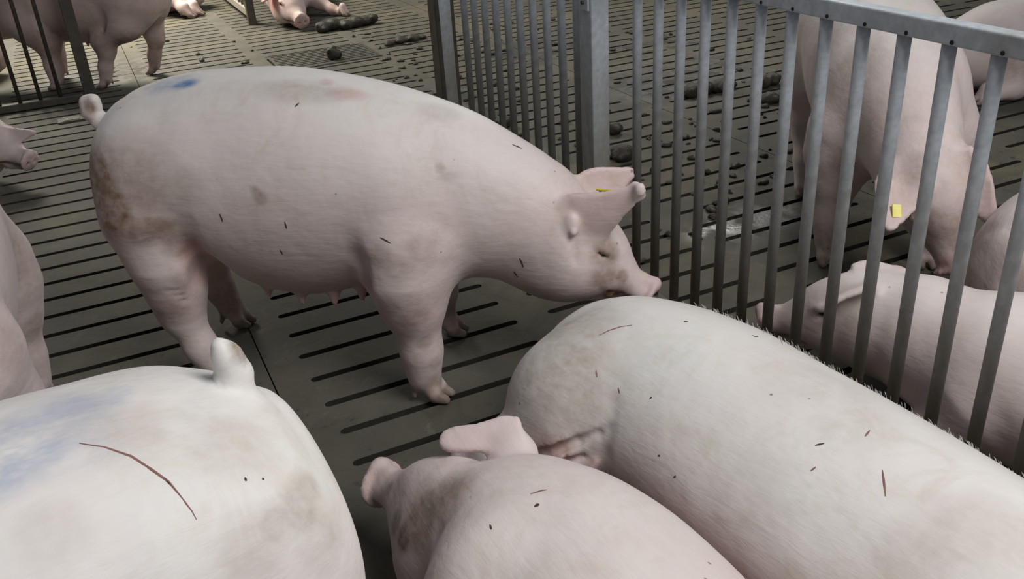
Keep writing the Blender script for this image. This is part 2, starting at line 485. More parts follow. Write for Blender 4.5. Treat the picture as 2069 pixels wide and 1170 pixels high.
fence_panel('pen_fence', 'grey steel pen fence of upright round bars under a square rail, nearer the camera', .42, 2.70, near)
yp = 2.785
farb = [2.905+FSP*k for k in range(0, 10)]
fence_panel('pen_gate', 'grey steel barred gate beyond the square post, behind the standing sow', yp+.06, 4.13, farb)
m = MB(); m.box((-.035, -.045, 0), (.035, .045, 1.22), .006); p = m.build('fence_post', GALV); p.location = (FX, yp, 0)
tag(p, 'square galvanised post between the barred gate and the nearer pen fence', 'post')
m = MB(); m.box((-.042, -.032, .955), (-.035, .028, 1.16)); pl = m.build('bolt_plate', GALV, p)
m = MB(); m.tube([(-.049, -.002, .98), (-.042, -.002, .98)], .007, 8); m.build('bolt', DARKST, pl)
m = MB(); m.box((-.05, -.05, 0), (.05, .05, 1.3), .006); p = m.build('gate_post', DARKST); p.location = (FX, 4.27, 0)
tag(p, 'dark stained square post at the far end of the barred gate', 'post')
m = MB(); m.box((-.03, -.0525, 0), (.03, -.050, 1.28)); m.build('edge_strip', GALV, p)

# ---------------------------------------------------------------- railing at the far left
e = empty('pen_railing', (-.8, 6.82, 0)); tag(e, 'dark barred railing with a foot rail at the top left', 'fence')
m = MB(); m.box((-1.3, -.03, .005), (.70, .03, .055), .006); m.build('foot_rail', DARKST, e)
m = MB(); m.box((-1.3, -.025, 1.05), (.70, .025, 1.10), .006); m.build('top_rail', GALV, e)
m = bar_mesh(.05, 1.06, .013); first = None
for x in [-.49-.125*k+.8 for k in range(-2, 8)]:
    if first is None: first = m.build('bar', DARKST, e); o = first
    else: o = first.copy(); COL.objects.link(o); o.parent = e
    o.location = (x, 0, 0)
m = MB(); m.box((-.038, -.038, 0), (.038, .038, 1.25), .006); p = m.build('railing_post', DARKST); p.location = (-.055, 6.84, 0)
tag(p, 'dark square post ending the barred railing at the top left', 'post')

# stall partition at the top
e = empty('stall_partition', (1.43, 9.6, 0)); tag(e, 'pale bottom rail of a stall partition beside the head of the lying sow at the top', 'partition')
m = MB(); m.box((-.02, -.80, .06), (.02, 1.4, .13), .006); m.build('bottom_rail', PALEST, e)
m = MB(); m.box((-.035, -.87, 0), (.035, -.79, .9), .006); m.build('end_post', DARKST, e)
first = None
for k in range(12):
    if first is None:
        m = bar_mesh(.12, 1.0, .011); first = m.build('bar', GALV, e); o = first
    else: o = first.copy(); COL.objects.link(o); o.parent = e
    o.location = (0, -.62+.16*k, 0)
m = MB(); m.box((-.02, -.80, .98), (.02, 1.4, 1.03), .006); m.build('top_rail', GALV, e)

# ---------------------------------------------------------------- sows
def rotm(F, U):
    X = unit(F); Z = np.array(U, float); Z = unit(Z-(Z@X)*X); Y = np.cross(Z, X); return np.array([X, Y, Z])
class Fr:
    """small frame for placing head parts"""
    def __init__(s, H, F, U, sc=1.): s.H = V3(*H); s.M = rotm(F, U); s.s = sc
    def p(s, x, y, z): return s.H+s.s*(V3(x, y, z)@s.M)
    def v(s, x, y, z): return V3(x, y, z)@s.M
def head(b, fr, mouth=True, jaw=1.0, eye=1.0):
    P, S, M = fr.p, fr.s, fr.M
    b.ell(P(.05, 0, .0), V3(.125, .098, .112)*S, M, .06)
    b.ell(P(.13, 0, .005), V3(.11, .075, .085)*S, M, .05)
    for q in (-1, 1):
        b.ell(P(.04, q*.055, -.065), V3(.13, .068, .088)*S, M, .06)
        b.ell(P(.155, q*.055, -.045), V3(.075, .035, .048)*S, M, .04)
    b.chain([(*P(.13, 0, -.005), .074*S), (*P(.22, 0, -.022), .056*S), (*P(.315, 0, -.028), .043*S)], .03)
    b.chain([(*P(.10, 0, -.085), .058*S*jaw), (*P(.22, 0, -.082), .037*S*jaw), (*P(.29, 0, -.074), .024*S*jaw)], .022)
    b.ell(P(.316, 0, -.028), V3(.010, .066, .064)*S, M, .006, sub=True) if False else None
    b.ell(P(.338, 0, -.026), V3(.0155, .060, .058)*S, M, .007, tag='snout')
    b.cone(P(.3, 0, .012), P(.335, 0, .018), .018*S, .020*S, .02)
    for q in (-1, 1):
        b.cone(P(.335, q*.019, -.03), P(.37, q*.021, -.03), .0085*S, .0095*S, .008, sub=True, tag='nostril')
        if mouth: b.chain([(*P(.165, q*.077, -.062), .006*S), (*P(.24, q*.054, -.066), .006*S), (*P(.31, q*.04, -.056), .005*S)], .012, sub=True, tag='mouth')
        if eye > 0:
            b.ell(P(.135, q*.083, .033), V3(.021, .014, .013*eye)*S, M, .014, sub=True)
            b.chain([(*P(.112, q*.082, .045), .006*S), (*P(.137, q*.083, .050), .007*S), (*P(.160, q*.072, .042), .006*S)], .016)
def eyes(fr, par, Mw=None):
    for q in (-1, 1):
        me = bpy.data.meshes.new('eye'); import bmesh
        bm = bmesh.new(); bmesh.ops.create_icosphere(bm, subdivisions=2, radius=.0125*fr.s); bm.to_mesh(me); bm.free()
        me.polygons.foreach_set('use_smooth', [True]*len(me.polygons))
        o = link('eye', me, EYE, par); o.location = Vector(fr.p(.135, q*.073, .033))
def ear(b, base, A, B, L, W, cup=3.0, bend=0., th=.0085, prof=(.38, .50, .45, .30, .18, .11, .06), k=.03, tagn='ear', thmin=.0105):
    """base point, A = direction to the tip, B = width direction"""
    N = np.cross(unit(A), unit(B)); th = max(th, thmin)
    st = [(-.02, 0, 0, W*prof[0], th*1.5), (L*.15, 0, 0, W*prof[1], th*1.2), (L*.4, 0, bend*.16, W*prof[2], th), (L*.65, 0, bend*.42, W*prof[3], th*.9),
          (L*.85, 0, bend*.72, W*prof[4], th*.85), (L*.96, 0, bend*.92, W*prof[5], th*.85), (L, 0, bend, W*prof[6], th*.8)]
    b.loft(base, A, N, st, k, cup, tag=tagn, flat=True)
def foot(b, p, d, s=1., k=.015):
    """cloven hoof: p on the ground, d = forward direction in plan"""
    d = unit([d[0], d[1], 0]); Y = V3(-d[1], d[0], 0); M = np.array([d, Y, V3(0, 0, 1)]); p = V3(*p)
    for q in (-1, 1):
        b.cone(p-d*.002*s+Y*q*.015*s+V3(0, 0, .062*s), p+d*.018*s+Y*q*.0195*s+V3(0, 0, .030*s), .022*s, .0215*s, .008)
        b.cone(p+d*.018*s+Y*q*.020*s+V3(0, 0, .0235*s), p+d*.050*s+Y*q*.0185*s+V3(0, 0, .0145*s), .0195*s, .0125*s, .005, tag='hoof')
        b.cone(p-d*.028*s+Y*q*.024*s+V3(0, 0, .066*s), p-d*.040*s+Y*q*.029*s+V3(0, 0, .022*s), .0105*s, .0065*s, .010, tag='hoof')
    b.cone(p+V3(0, 0, .060*s)-d*.006*s, p-d*.012*s+V3(0, 0, .088*s), .031*s, .034*s, .02)
def foreleg(b, l, pts, hoof, d=(1, 0, 0), k=.05):
    b.chain(pts, k); foot(b, hoof, d)
def pixray(px, py):
    d = CR @ Vector(((px-1034.5)/CAM_F, -(py-585)/CAM_F, -1)); return d.normalized()
def hit(o, b, px, py, pose=None):
    """first point of the body seen in that direction, in the body's own frame, with normal"""
    M = Matrix.Translation(o.location) @ Matrix.Rotation(o.rotation_euler.z, 4, 'Z') if pose is None else Matrix.Translation((pose[0][0], pose[0][1], 0)) @ Matrix.Rotation(math.radians(pose[1]), 4, 'Z')
    Mi = M.inverted()
    p = np.array(Mi @ Vector((0, 0, CAM_H))); d = np.array(Mi.to_3x3() @ pixray(px, py)); t = .3
    for _ in range(160):
        s_ = b.eval((p+d*t)[None])[0]; t += min(max(s_*.7, .0006), .08)
        if s_ < .0006: break
        if t > 14: return None
    q = p+d*t; e = 2e-3; c = b.eval(q[None])[0]
    n = unit(np.array([b.eval((q+np.eye(3)[i]*e)[None])[0]-c for i in range(3)])+1e-9)
    return q, n
def finish(name, b, h, O, th, label, mat, group=None, stains=(), marks=(), flushes=(), zdors=(.55, .95), clip=None, cat='pig', dors=None, dirt=(), pinks=(), blues=()):
    def onskin(L):
        out = []
        for (p, r, amt) in L:
            q = hit(None, b, p[0], p[1], (O, th))
            if q is not None: out.append((tuple(q[0]), r, amt))
        return out
    stains = list(stains)+onskin(dirt); flushes = list(flushes)+onskin(pinks); marks = list(marks)+onskin(blues)
    me, Vt = b.mesh(name, h, clip)
    def attr(n_, v):
        a = me.attributes.new(n_, 'FLOAT', 'POINT'); a.data.foreach_set('value', v.astype(np.float32))
    def blobs(L):
        v = np.zeros(len(Vt))
        for (c, r, amt) in L:
            v = np.maximum(v, amt*np.clip(1.5*(1.25-np.linalg.norm((Vt-V3(*c))/V3(*((r,)*3 if np.isscalar(r) else r)), axis=1)), 0, 1))
        return np.clip(v, 0, 1)
    attr('stain', np.clip(blobs(stains)+.9*np.clip(1-b.tagdist('mouth', Vt)/.016, 0, 1), 0, 1)); attr('mark', blobs(marks))  # mouth groove is darkened too, its crease shade put into the colour
    fl = np.maximum(blobs(flushes), .55*np.clip(1-b.tagdist('teat', Vt)/.01, 0, 1))
    fl = np.maximum(fl, .25*np.clip(1-b.tagdist('snout', Vt)/.012, 0, 1))
    fl = np.maximum(fl, .18*np.clip(1-b.tagdist('ear', Vt)/.012, 0, 1))
    attr('flush', fl)
    attr('hoof', np.clip(1.2-b.tagdist('hoof', Vt)/.006, 0, 1)*.85)
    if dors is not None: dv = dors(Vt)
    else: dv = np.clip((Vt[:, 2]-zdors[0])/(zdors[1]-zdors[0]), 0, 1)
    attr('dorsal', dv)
    o = link(name, me, mat); o.location = (O[0], O[1], 0); o.rotation_euler = (0, 0, math.radians(th))
    tag(o, label, cat, group)
    o.data.name = name
    return o
def scratch(o, b, pix, wid=.003, mat=None, name='scratch', taper=True, lift=.0012):
    pts = []
    for (a0, a1), (c0, c1) in zip(pix[:-1], pix[1:]):
        m_ = max(2, int(math.hypot(c0-a0, c1-a1)/8))
        pts += [(a0+(c0-a0)*k/m_, a1+(c1-a1)*k/m_) for k in range(m_)]
    pts.append(pix[-1]); H_ = [hit(o, b, *p) for p in pts]; H_ = [x for x in H_ if x is not None]
    if len(H_) < 2: return
    m = MB(); vs = []; n = len(H_)
    for i, (q, nn) in enumerate(H_):
        t = unit(H_[min(i+1, n-1)][0]-H_[max(i-1, 0)][0]+1e-9); s_ = unit(np.cross(nn, t))
        w_ = wid*(.25+.75*math.sin(math.pi*(i+.3)/(n-.4)) if taper else 1)
        vs += [q+nn*.0002-s_*w_, q+nn*lift, q+nn*.0002+s_*w_]
    fs = []
    for i in range(n-1):
        a = 3*i; fs += [(a, a+1, a+4, a+3), (a+1, a+2, a+5, a+4)]
    m.raw(vs, fs, True); c = m.build(name, mat or SCR, o)
    return c
def bristles(o, b, pts, n, seed, L=.013, back=(-1, 0, .35)):
    """short pale hairs standing along a ridge of the back (own frame)"""
    R_ = np.random.RandomState(seed); pts = np.array(pts, float); seg = np.linalg.norm(np.diff(pts, axis=0), axis=1); cs = np.r_[0, np.cumsum(seg)]
    m = MB(); bk = unit(back)
    for i in range(n):
        u = R_.rand()*cs[-1]; j = min(np.searchsorted(cs, u, side='right')-1, len(seg)-1); p = pts[j]+(pts[j+1]-pts[j])*(u-cs[j])/seg[j]
        p = p+R_.randn(3)*[.02, .035, .01]
        for _ in range(5):
            d0 = b.eval(p[None])[0]; g = np.array([b.eval((p+np.eye(3)[k]*.002)[None])[0]-d0 for k in range(3)])/.002
            p = p-g*d0/max(g@g, .2)
        nn = unit(g+1e-9); t = unit(nn*(.35+.3*R_.rand())+bk+R_.randn(3)*.25); l = L*(.5+R_.rand()); s_ = unit(np.cross(t, R_.randn(3)))*.0006
        m.raw([p-s_-nn*.001, p+s_-nn*.001, p+t*l*.6+nn*.001, p+t*l-V3(0, 0, .002)], [(0, 1, 2), (0, 2, 3), (1, 3, 2)])
    c = m.build('bristle_row', BRIS, o); c['kind'] = 'stuff'; return c

# ---- the standing sow in the middle
def main_sow():
    b = Body(); O = (.49, 2.57); th = -36
    st = [(-.615, 0, .66, .02, .03), (-.605, 0, .665, .09, .11), (-.575, 0, .665, .155, .18), (-.51, 0, .665, .212, .232), (-.42, 0, .672, .245, .260), (-.3, 0, .672, .262, .284), (-.15, 0, .636, .268, .330),
          (0, 0, .624, .270, .342), (.15, 0, .628, .262, .316), (.28, 0, .628, .240, .288), (.4, 0, .612, .212, .268),
          (.52, 0, .59, .185, .243), (.63, 0, .556, .162, .214), (.72, 0, .525, .145, .185), (.80, 0, .49, .12, .15), (.86, 0, .46, .05, .07)]
    b.loft((0, 0, 0), (1, 0, 0), (0, 0, 1), st, .05)
    # hams and shoulders
    for q, dx in ((-1, 0), (1, -.03)):
        b.ell((-.43+dx, q*.12, .62), (.168, .135, .25), None, .07)
        b.ell((.33, q*.125, .55), (.15, .12, .235), rotm((1, 0, .25), (0, 0, 1)), .07)
    # near hind leg
    b.chain([(-.42, -.15, .56, .146), (-.395, -.175, .44, .108), (-.395, -.18, .33, .075), (-.395, -.18, .26, .053), (-.36, -.18, .15, .042), (-.335, -.18, .075, .040)], .05)
    b.cone((-.43, -.18, .275), (-.41, -.18, .25), .03, .03, .04)
    foot(b, (-.31, -.18, 0), (1, 0, 0), 1.05)
    # far hind leg
    b.chain([(-.46, .14, .52, .13), (-.46, .19, .40, .085), (-.50, .20, .27, .055), (-.49, .205, .15, .042), (-.475, .21, .08, .040)], .05)
    foot(b, (-.455, .21, 0), (1, -.1, 0), 1.05)
    # near foreleg
    b.chain([(.34, -.16, .50, .130), (.335, -.175, .42, .112), (.345, -.175, .32, .082), (.352, -.175, .20, .052), (.354, -.175, .155, .047), (.352, -.175, .10, .037), (.352, -.175, .075, .040)], .05)
    foot(b, (.368, -.175, 0), (1, -.1, 0), 1.08)
    b.chain([(.35, .15, .48, .12), (.33, .185, .30, .07), (.315, .205, .17, .046), (.31, .208, .08, .038)], .05)
    foot(b, (.328, .208, 0), (1, 0, 0), 1.05)
    # tail curled up
    b.chain([(-.575, 0, .79, .040), (-.62, 0, .812, .027), (-.652, 0, .845, .024), (-.652, 0, .872, .021), (-.632, 0, .878, .017), (-.622, 0, .860, .012)], .015)
    # teats along the belly
    for i, s in enumerate((-.20, -.135, -.03, .075, .165, .24)):
        for q in (-1, 1):
            z = .352 if s < -.15 else (.315 if s < -.1 else .292 if s < .1 else .312)
            b.cone((s, q*.105, z+.02), (s+.003, q*.116, z-.012), .018, .0058, .016, tag='teat')
    # flank folds
    b.chain([(-.255, -.285, .60, .006), (-.272, -.262, .50, .018), (-.262, -.20, .42, .035), (-.25, -.12, .36, .04)], .045, sub=True)
    b.chain([(.215, -.30, .60, .006), (.222, -.27, .50, .014), (.245, -.24, .40, .02)], .045, sub=True)
    for i in range(3): b.cone((-.36+.01*i, -.285+.012*i, .395-.022*i), (-.33, -.262+.01*i, .39-.021*i), .004, .003, .010, sub=True)
    # the head, lowered
    fr = Fr((.765, 0, .505), (.80, -.04, -.60), (.60, .02, .80), .93)
    head(b, fr, eye=.55)
    b.cone(fr.p(.235, -.050, -.062), fr.p(.243, -.058, -.082), .007, .0025, .004)
    b.chain([(.807, -.118, .548, .004), (.815, -.130, .45, .004)], .022, sub=True)
    b.chain([(*fr.p(.155, -.083, -.040), .006), (*fr.p(.195, -.072, -.058), .009), (*fr.p(.225, -.062, -.066), .007)], .014, sub=True, tag='mouth')
    b.ell((.74, 0, .375), (.14, .10, .10), rotm((1, 0, -.15), (0, 0, 1)), .08)
    # ears: near one pricked forward and cupped, far one flat and notched
    ear(b, (.808, -.095, .543), unit([.82, -.14, .52]), unit([-.46, -.15, .82]), .225, .17, cup=-3.0, bend=-.02, k=.03, prof=(.42, .50, .38, .24, .17, .15, .08), thmin=.0085)
    b.ell((.988, -.128, .668), (.014, .012, .020), None, .02)
    b.ell((.803, -.118, .560), (.020, .014, .030), None, .016)
    b.ell((.810, -.130, .543), (.010, .009, .011), None, .008)
    ear(b, fr.p(.0, .070, .085), unit([.80, .50, .30]), unit([-.35, .05, .85]), .17, .14, cup=1.5, bend=.01, k=.03)
    b.cone(fr.p(.0, .07, .085)+unit([.80, .50, .30])*.178, fr.p(.0, .07, .085)+unit([.80, .50, .30])*.150, .013, .008, .006, sub=True)
    stains = [(tuple(fr.p(.24, -.04, -.06)), .05, .6), ((.32, .2, .05), .1, .6), ((-.66, 0, .86), .03, .6), ((-.47, .2, .12), .1, .5)]
    dirt = [((180, 215), (.02, .02, .03), .8), ((178, 235), .02, .5), ((193, 375), (.11, .14, .12), 1.0), ((205, 330), .08, .5), ((222, 425), .09, .9), ((300, 465), (.10, .1, .05), .62), ((365, 490), .055, .55), ((255, 380), .15, .42), ((345, 380), (.10, .1, .07), .25),  # rump spots: brown dirt, strengthened to paint in the rump's shade
            ((770, 520), .04, .35), ((800, 545), .05, .30), ((850, 500), (.06, .06, .04), .30), ((905, 357), (.03, .03, .012), .3), ((888, 340), .014, .5), ((525, 400), .022, .55), ((515, 385), .014, .5), ((890, 225), (.07, .05, .03), .22), ((620, 185), (.14, .06, .03), .30),
            ((1225, 515), .045, .62), ((1222, 560), .05, .55), ((1255, 560), .025, .7), ((860, 690), .025, .35), ((828, 655), .035, .4), ((880, 735), .025, .25), ((850, 640), .03, .3), ((880, 785), .05, .55), ((1085, 595), .06, .3), ((1140, 420), .03, .2), ((375, 560), .05, .25), ((345, 630), .05, .5)]
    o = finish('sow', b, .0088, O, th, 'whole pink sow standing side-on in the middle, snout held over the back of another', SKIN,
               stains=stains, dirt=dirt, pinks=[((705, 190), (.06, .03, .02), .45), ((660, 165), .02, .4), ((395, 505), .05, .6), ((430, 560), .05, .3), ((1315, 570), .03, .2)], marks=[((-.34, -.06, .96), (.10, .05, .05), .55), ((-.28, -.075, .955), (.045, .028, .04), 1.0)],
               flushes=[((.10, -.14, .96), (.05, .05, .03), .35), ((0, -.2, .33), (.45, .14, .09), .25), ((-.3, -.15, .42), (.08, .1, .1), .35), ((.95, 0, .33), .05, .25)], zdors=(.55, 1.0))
    eyes(fr, o)
    # yellow ear tag on the near ear
    m = MB(); m.box((-.026, -.016, -.003), (.026, .016, .003), .0025); m.tube([(-.018, 0, -.02), (-.018, 0, .004)], .005, 8)
    t_ = m.build('ear_tag', TAGY, o); t_['label'] = 'yellow plastic ear tag'
    t_.matrix_local = Matrix.Translation(Vector((.893, -.050, .634))) @ Matrix(((.90, .25, .20, 0), (-.30, .85, .40, 0), (.15, -.40, .90, 0), (0, 0, 0, 1)))
    for s_ in ([(575, 448), (579, 462)], [(566, 505), (571, 514)], [(1035, 292), (1055, 300)], [(768, 480), (790, 492)], [(1038, 548), (1046, 560)], [(1050, 522), (1058, 540)], [(444, 432), (450, 448)], [(596, 216), (604, 208)]):
        scratch(o, b, s_, .0026, SPK, 'dirt_fleck')
    return o, b
SOWS = {}
SOWS['main'] = main_sow()

# ---- builders for the other sows
def stand(b, headfr, tail='up', neck=((.52, 0, .585), (.63, 0, .545), (.72, 0, .505)), fore=(.34, .34), hind=(-.38, -.38), wd=1., hh=0., teats=True):
    st = [(-.655, 0, .66, .02, .03), (-.64, 0, .665, .10, .12), (-.60, 0, .665, .165, .19), (-.53, 0, .665, .215, .235), (-.43, 0, .672, .245, .262), (-.3, 0, .672, .262, .284), (-.15, 0, .640, .268, .322),
          (0, 0, .630, .270, .334), (.15, 0, .628, .262, .316), (.28, 0, .628, .240, .288), (.4, 0, .612, .212, .262)]
    for (s_, y_, z_), r1, r2 in zip(neck, (.18, .155, .135), (.235, .205, .175)): st.append((s_, y_, z_, r1, r2))
    e = neck[-1]; st += [(e[0]+.08, e[1]*1.15, e[2]-.03, .11, .14), (e[0]+.13, e[1]*1.2, e[2]-.045, .04, .05)]
    st = [(s_, y_, z_+hh, r1*wd, r2*wd) for s_, y_, z_, r1, r2 in st]
    b.loft((0, 0, 0), (1, 0, 0), (0, 0, 1), st, .05)
    for q, f_, r_ in ((-1, fore[0], hind[0]), (1, fore[1], hind[1])):
        b.ell((-.45, q*.12, .62+hh), (.185, .14*wd, .25), None, .07)
        b.ell((.33, q*.125, .55+hh), (.15, .12, .235), rotm((1, 0, .25), (0, 0, 1)), .07)
        b.chain([(-.43, q*.15, .56, .145), (-.40, q*.175, .44, .108), (r_-.01, q*.18, .33, .072), (r_-.02, q*.18, .26, .052), (r_+.02, q*.18, .15, .042), (r_+.035, q*.18, .075, .040)], .05)
        foot(b, (r_+.05, q*.18, 0), (1, 0, 0), 1.05)
        b.chain([(.34, q*.16, .50, .125), (.5*(f_+.33), q*.17, .42, .108), (f_, q*.172, .32, .078), (f_+.008, q*.172, .20, .050), (f_+.01, q*.172, .155, .045), (f_+.01, q*.172, .10, .037), (f_+.01, q*.172, .075, .039)], .05)
        foot(b, (f_+.025, q*.172, 0), (1, 0, 0), 1.05)
        b.chain([(-.255, q*.285, .60, .010), (-.275, q*.27, .50, .018), (-.265, q*.21, .40, .02)], .05, sub=True)
    if teats:
        for s_ in (-.18, -.06, .05, .15, .24):
            for q in (-1, 1): b.cone((s_, q*.105, .325), (s_+.003, q*.118, .292), .020, .0065, .016, tag='teat')
    if tail == 'up':
        b.chain([(-.60, 0, .78+hh, .045), (-.655, 0, .815+hh, .033), (-.69, 0, .865+hh, .028), (-.675, 0, .90+hh, .022)], .02)
    else:
        b.chain([(-.60, 0, .80+hh, .045), (-.66, .0, .79+hh, .03), (-.69, .01, .73+hh, .022), (-.685, .02, .66+hh, .014)], .02)
    if headfr is not None: head(b, headfr)

def lie(b, st, headfr, hams=((.28, .17),), k=.05):
    b.loft((0, 0, 0), (1, 0, 0), (0, 0, 1), st, k)
    if headfr is not None: head(b, headfr)

LIE = [(-.66, 0, .20, .02, .03), (-.645, 0, .205, .10, .10), (-.60, 0, .215, .17, .165), (-.52, 0, .225, .225, .205), (-.40, 0, .235, .265, .228), (-.2, 0, .235, .285, .232),
       (0, 0, .225, .285, .222), (.2, 0, .225, .262, .222), (.34, 0, .225, .232, .215), (.46, 0, .215, .195, .195), (.58, 0, .20, .165, .165), (.68, 0, .185, .135, .135), (.75, 0, .18, .05, .06)]

# ---- bottom left: standing sow, rump and raised tail
b = Body(); O4, T4 = (-.478, .985), 194
stand(b, Fr((.80, 0, .50), (.8, 0, -.5), (.5, 0, .8), .95), tail='x', teats=False)
b.ops = [q for q in b.ops if not (q[3] == .02 and not q[4] and q[5] is None and q[1][0] < -.6 and q[2][2] < .90 and q[1][2] > .60)]
b.chain([(-.535, -.0, .82, .040), (-.560, -.0, .865, .0225), (-.567, -.0, .90, .0215), (-.562, 0, .932, .017), (-.556, 0, .950, .009)], .018)
b.cone((-.556, 0, .950), (-.553, 0, .960), .005, .002, .01)
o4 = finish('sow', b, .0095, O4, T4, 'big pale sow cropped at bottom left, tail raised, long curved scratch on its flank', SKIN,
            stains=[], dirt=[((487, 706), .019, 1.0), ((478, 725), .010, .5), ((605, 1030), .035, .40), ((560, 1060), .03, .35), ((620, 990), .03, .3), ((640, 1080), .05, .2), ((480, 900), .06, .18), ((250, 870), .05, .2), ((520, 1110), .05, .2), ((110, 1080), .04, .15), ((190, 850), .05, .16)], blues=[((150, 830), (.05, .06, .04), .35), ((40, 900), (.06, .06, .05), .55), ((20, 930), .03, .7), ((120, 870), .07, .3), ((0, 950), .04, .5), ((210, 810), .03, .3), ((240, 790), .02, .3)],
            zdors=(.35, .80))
scratch(o4, b, [(160, 896), (210, 903), (265, 922), (305, 948), (340, 973), (365, 1003), (388, 1033), (397, 1050)], .0017)
scratch(o4, b, [(332, 966), (350, 984)], .0016, SPK)
scratch(o4, b, [(495, 965), (497, 972)], .002, SPK, 'dirt_fleck'); scratch(o4, b, [(530, 966), (533, 970)], .0018, SPK, 'dirt_fleck')
SOWS['o4'] = (o4, b)

# ---- left edge: sow seen along its right side
b = Body(); O5, T5 = (-.575, 2.47), 90
stand(b, Fr((.80, .1, .5), (.8, .2, -.5), (.5, 0, .8), .95), tail='down', teats=False)
o5 = finish('sow', b, .012, O5, T5, 'pinkish sow cut off by the left edge, only its side and haunch in view', SKIN,
            dirt=[((30, 480), .08, .35), ((60, 560), .08, .3), ((70, 660), .05, .3), ((20, 700), .06, .3), ((40, 400), .07, .25), ((90, 640), .03, .4)], zdors=(.6, 1.1))
SOWS['o5'] = (o5, b)

# ---- bottom centre: lying sow, head turned away from the camera
b = Body(); O3, T3 = (.60, .43), 95
st = [(-.62, 0, .24, .03, .05), (-.58, 0, .24, .15, .15), (-.48, 0, .25, .22, .21), (-.3, .02, .25, .25, .235), (0, .02, .25, .262, .235), (.3, .01, .25, .265, .235), (.5, -.01, .255, .262, .235),
      (.66, -.02, .26, .245, .225), (.80, -.015, .26, .215, .205), (.92, .0, .245, .165, .175), (1.0, .03, .22, .10, .12)]
b.loft((0, 0, 0), (1, 0, 0), (0, 0, 1), st, .05)
b.ell((.60, .16, .20), (.20, .14, .18), rotm((1, 0, .1), (0, 0, 1)), .06)
b.ell((.95, .12, .17), (.13, .085, .12), None, .05)
fr3 = Fr((.93, .03, .275), (.86, .24, -.14), (.10, -.10, 1), 1.0)
head(b, fr3, eye=0)
b.ell((.70, .10, .25), (.14, .165, .215), None, .05)
b.chain([(.845, .03, .495, .008), (.862, .10, .455, .014), (.875, .175, .37, .018), (.885, .225, .27, .02), (.89, .24, .15, .02)], .035, sub=True)
b.chain([(.60, .24, .12, .09), (.72, .30, .06, .055), (.62, .33, .045, .045), (.52, .34, .04, .04)], .04)
ear(b, (.985, -.085, .400), unit((.50, .86, .10)), unit((.75, -.45, .50)), .150, .080, cup=-6.0, bend=.025, k=.03, prof=(.55, .55, .42, .36, .32, .22, .12))
b.ell((.965, -.085, .375), (.05, .045, .04), None, .03)
ear(b, fr3.p(-.03, .085, .0), unit(fr3.v(-.1, .15, -.9)), unit(fr3.v(.9, .0, -.1)), .13, .11, cup=1.0, bend=-.005, k=.03)
o3 = finish('sow', b, .0095, O3, T3, 'pink sow lying at the bottom centre with snout and one curled ear showing', SKIN,
            dirt=[((815, 1085), .035, .95), ((800, 1055), .03, .85), ((900, 1005), (.07, .07, .06), .6), ((850, 1050), .07, .8), ((860, 985), .03, .35), ((780, 1085), .03, .8), ((785, 988), .018, .6), ((930, 985), .04, .35)], stains=[ ((.3, .1, .48), (.1, .1, .05), .25)], flushes=[(tuple(fr3.p(0, .1, -.12)), (.1, .06, .06), .4), ((.4, -.25, .2), (.4, .08, .1), .3)],
            zdors=(.25, .62))
scratch(o3, b, [(1080, 1024), (1086, 1020), (1090, 1020)], .004, SPK, 'dirt_fleck'); scratch(o3, b, [(990, 1060), (993, 1070)], .002, SPK, 'dirt_fleck')
scratch(o3, b, [(1072, 998), (1095, 991), (1105, 990)], .002)
SOWS['o3'] = (o3, b)

# ---- right foreground: big sow on its side, back along the fence
b = Body(); O2, T2 = (1.16, 1.18), -77
st = [(-.775, .02, .20, .03, .04), (-.755, .02, .21, .10, .10), (-.705, .02, .215, .165, .160), (-.62, .02, .22, .222, .208), (-.49, .02, .228, .262, .234), (-.30, .02, .230, .288, .246), (-.05, -.01, .230, .295, .246),
      (.2, -.04, .230, .292, .246), (.45, -.08, .230, .28, .246), (.65, -.10, .225, .25, .23), (.85, -.10, .21, .20, .20), (1.0, -.12, .2, .14, .14), (1.06, -.12, .2, .05, .06)]
b.loft((0, 0, 0), (1, 0, 0), (0, 0, 1), st, .05)
b.ell((-.52, -.14, .22), (.20, .20, .21), rotm((.8, -.6, 0), (0, 0, 1)), .06)                   # thigh
b.chain([(-.50, -.22, .17, .15), (-.60, -.33, .12, .095), (-.68, -.38, .08, .058), (-.62, -.47, .05, .042), (-.55, -.54, .04, .038)], .04)
foot(b, (-.52, -.58, .02), (.6, -.7, 0), 1.)
b.chain([(-.50, -.365, .19, .016), (-.446, -.338, .228, .014), (-.411, -.314, .252, .0125), (-.384, -.286, .272, .011), (-.345, -.256, .302, .007), (-.325, -.243, .325, .003)], .007, sub=True, tag='fold')
b.chain([(-.43, -.338, .205, .008), (-.40, -.310, .222, .008), (-.365, -.283, .240, .005)], .007, sub=True)
b.cone((-.352, -.285, .195), (-.335, -.272, .232), .014, .010, .01, tag='teat')
b.chain([(-.338, -.225, .39, .003), (-.320, -.262, .33, .004), (-.315, -.278, .27, .005), (-.32, -.290, .20, .005)], .030, sub=True)
for s_ in (-.22, -.08, .06, .2, .34): b.cone((s_, -.285, .14), (s_, -.318, .12), .022, .007, .016, tag='teat')
fr2 = Fr((1.0, -.12, .18), (.9, -.2, -.15), (0, 0, 1), 1.)
head(b, fr2)
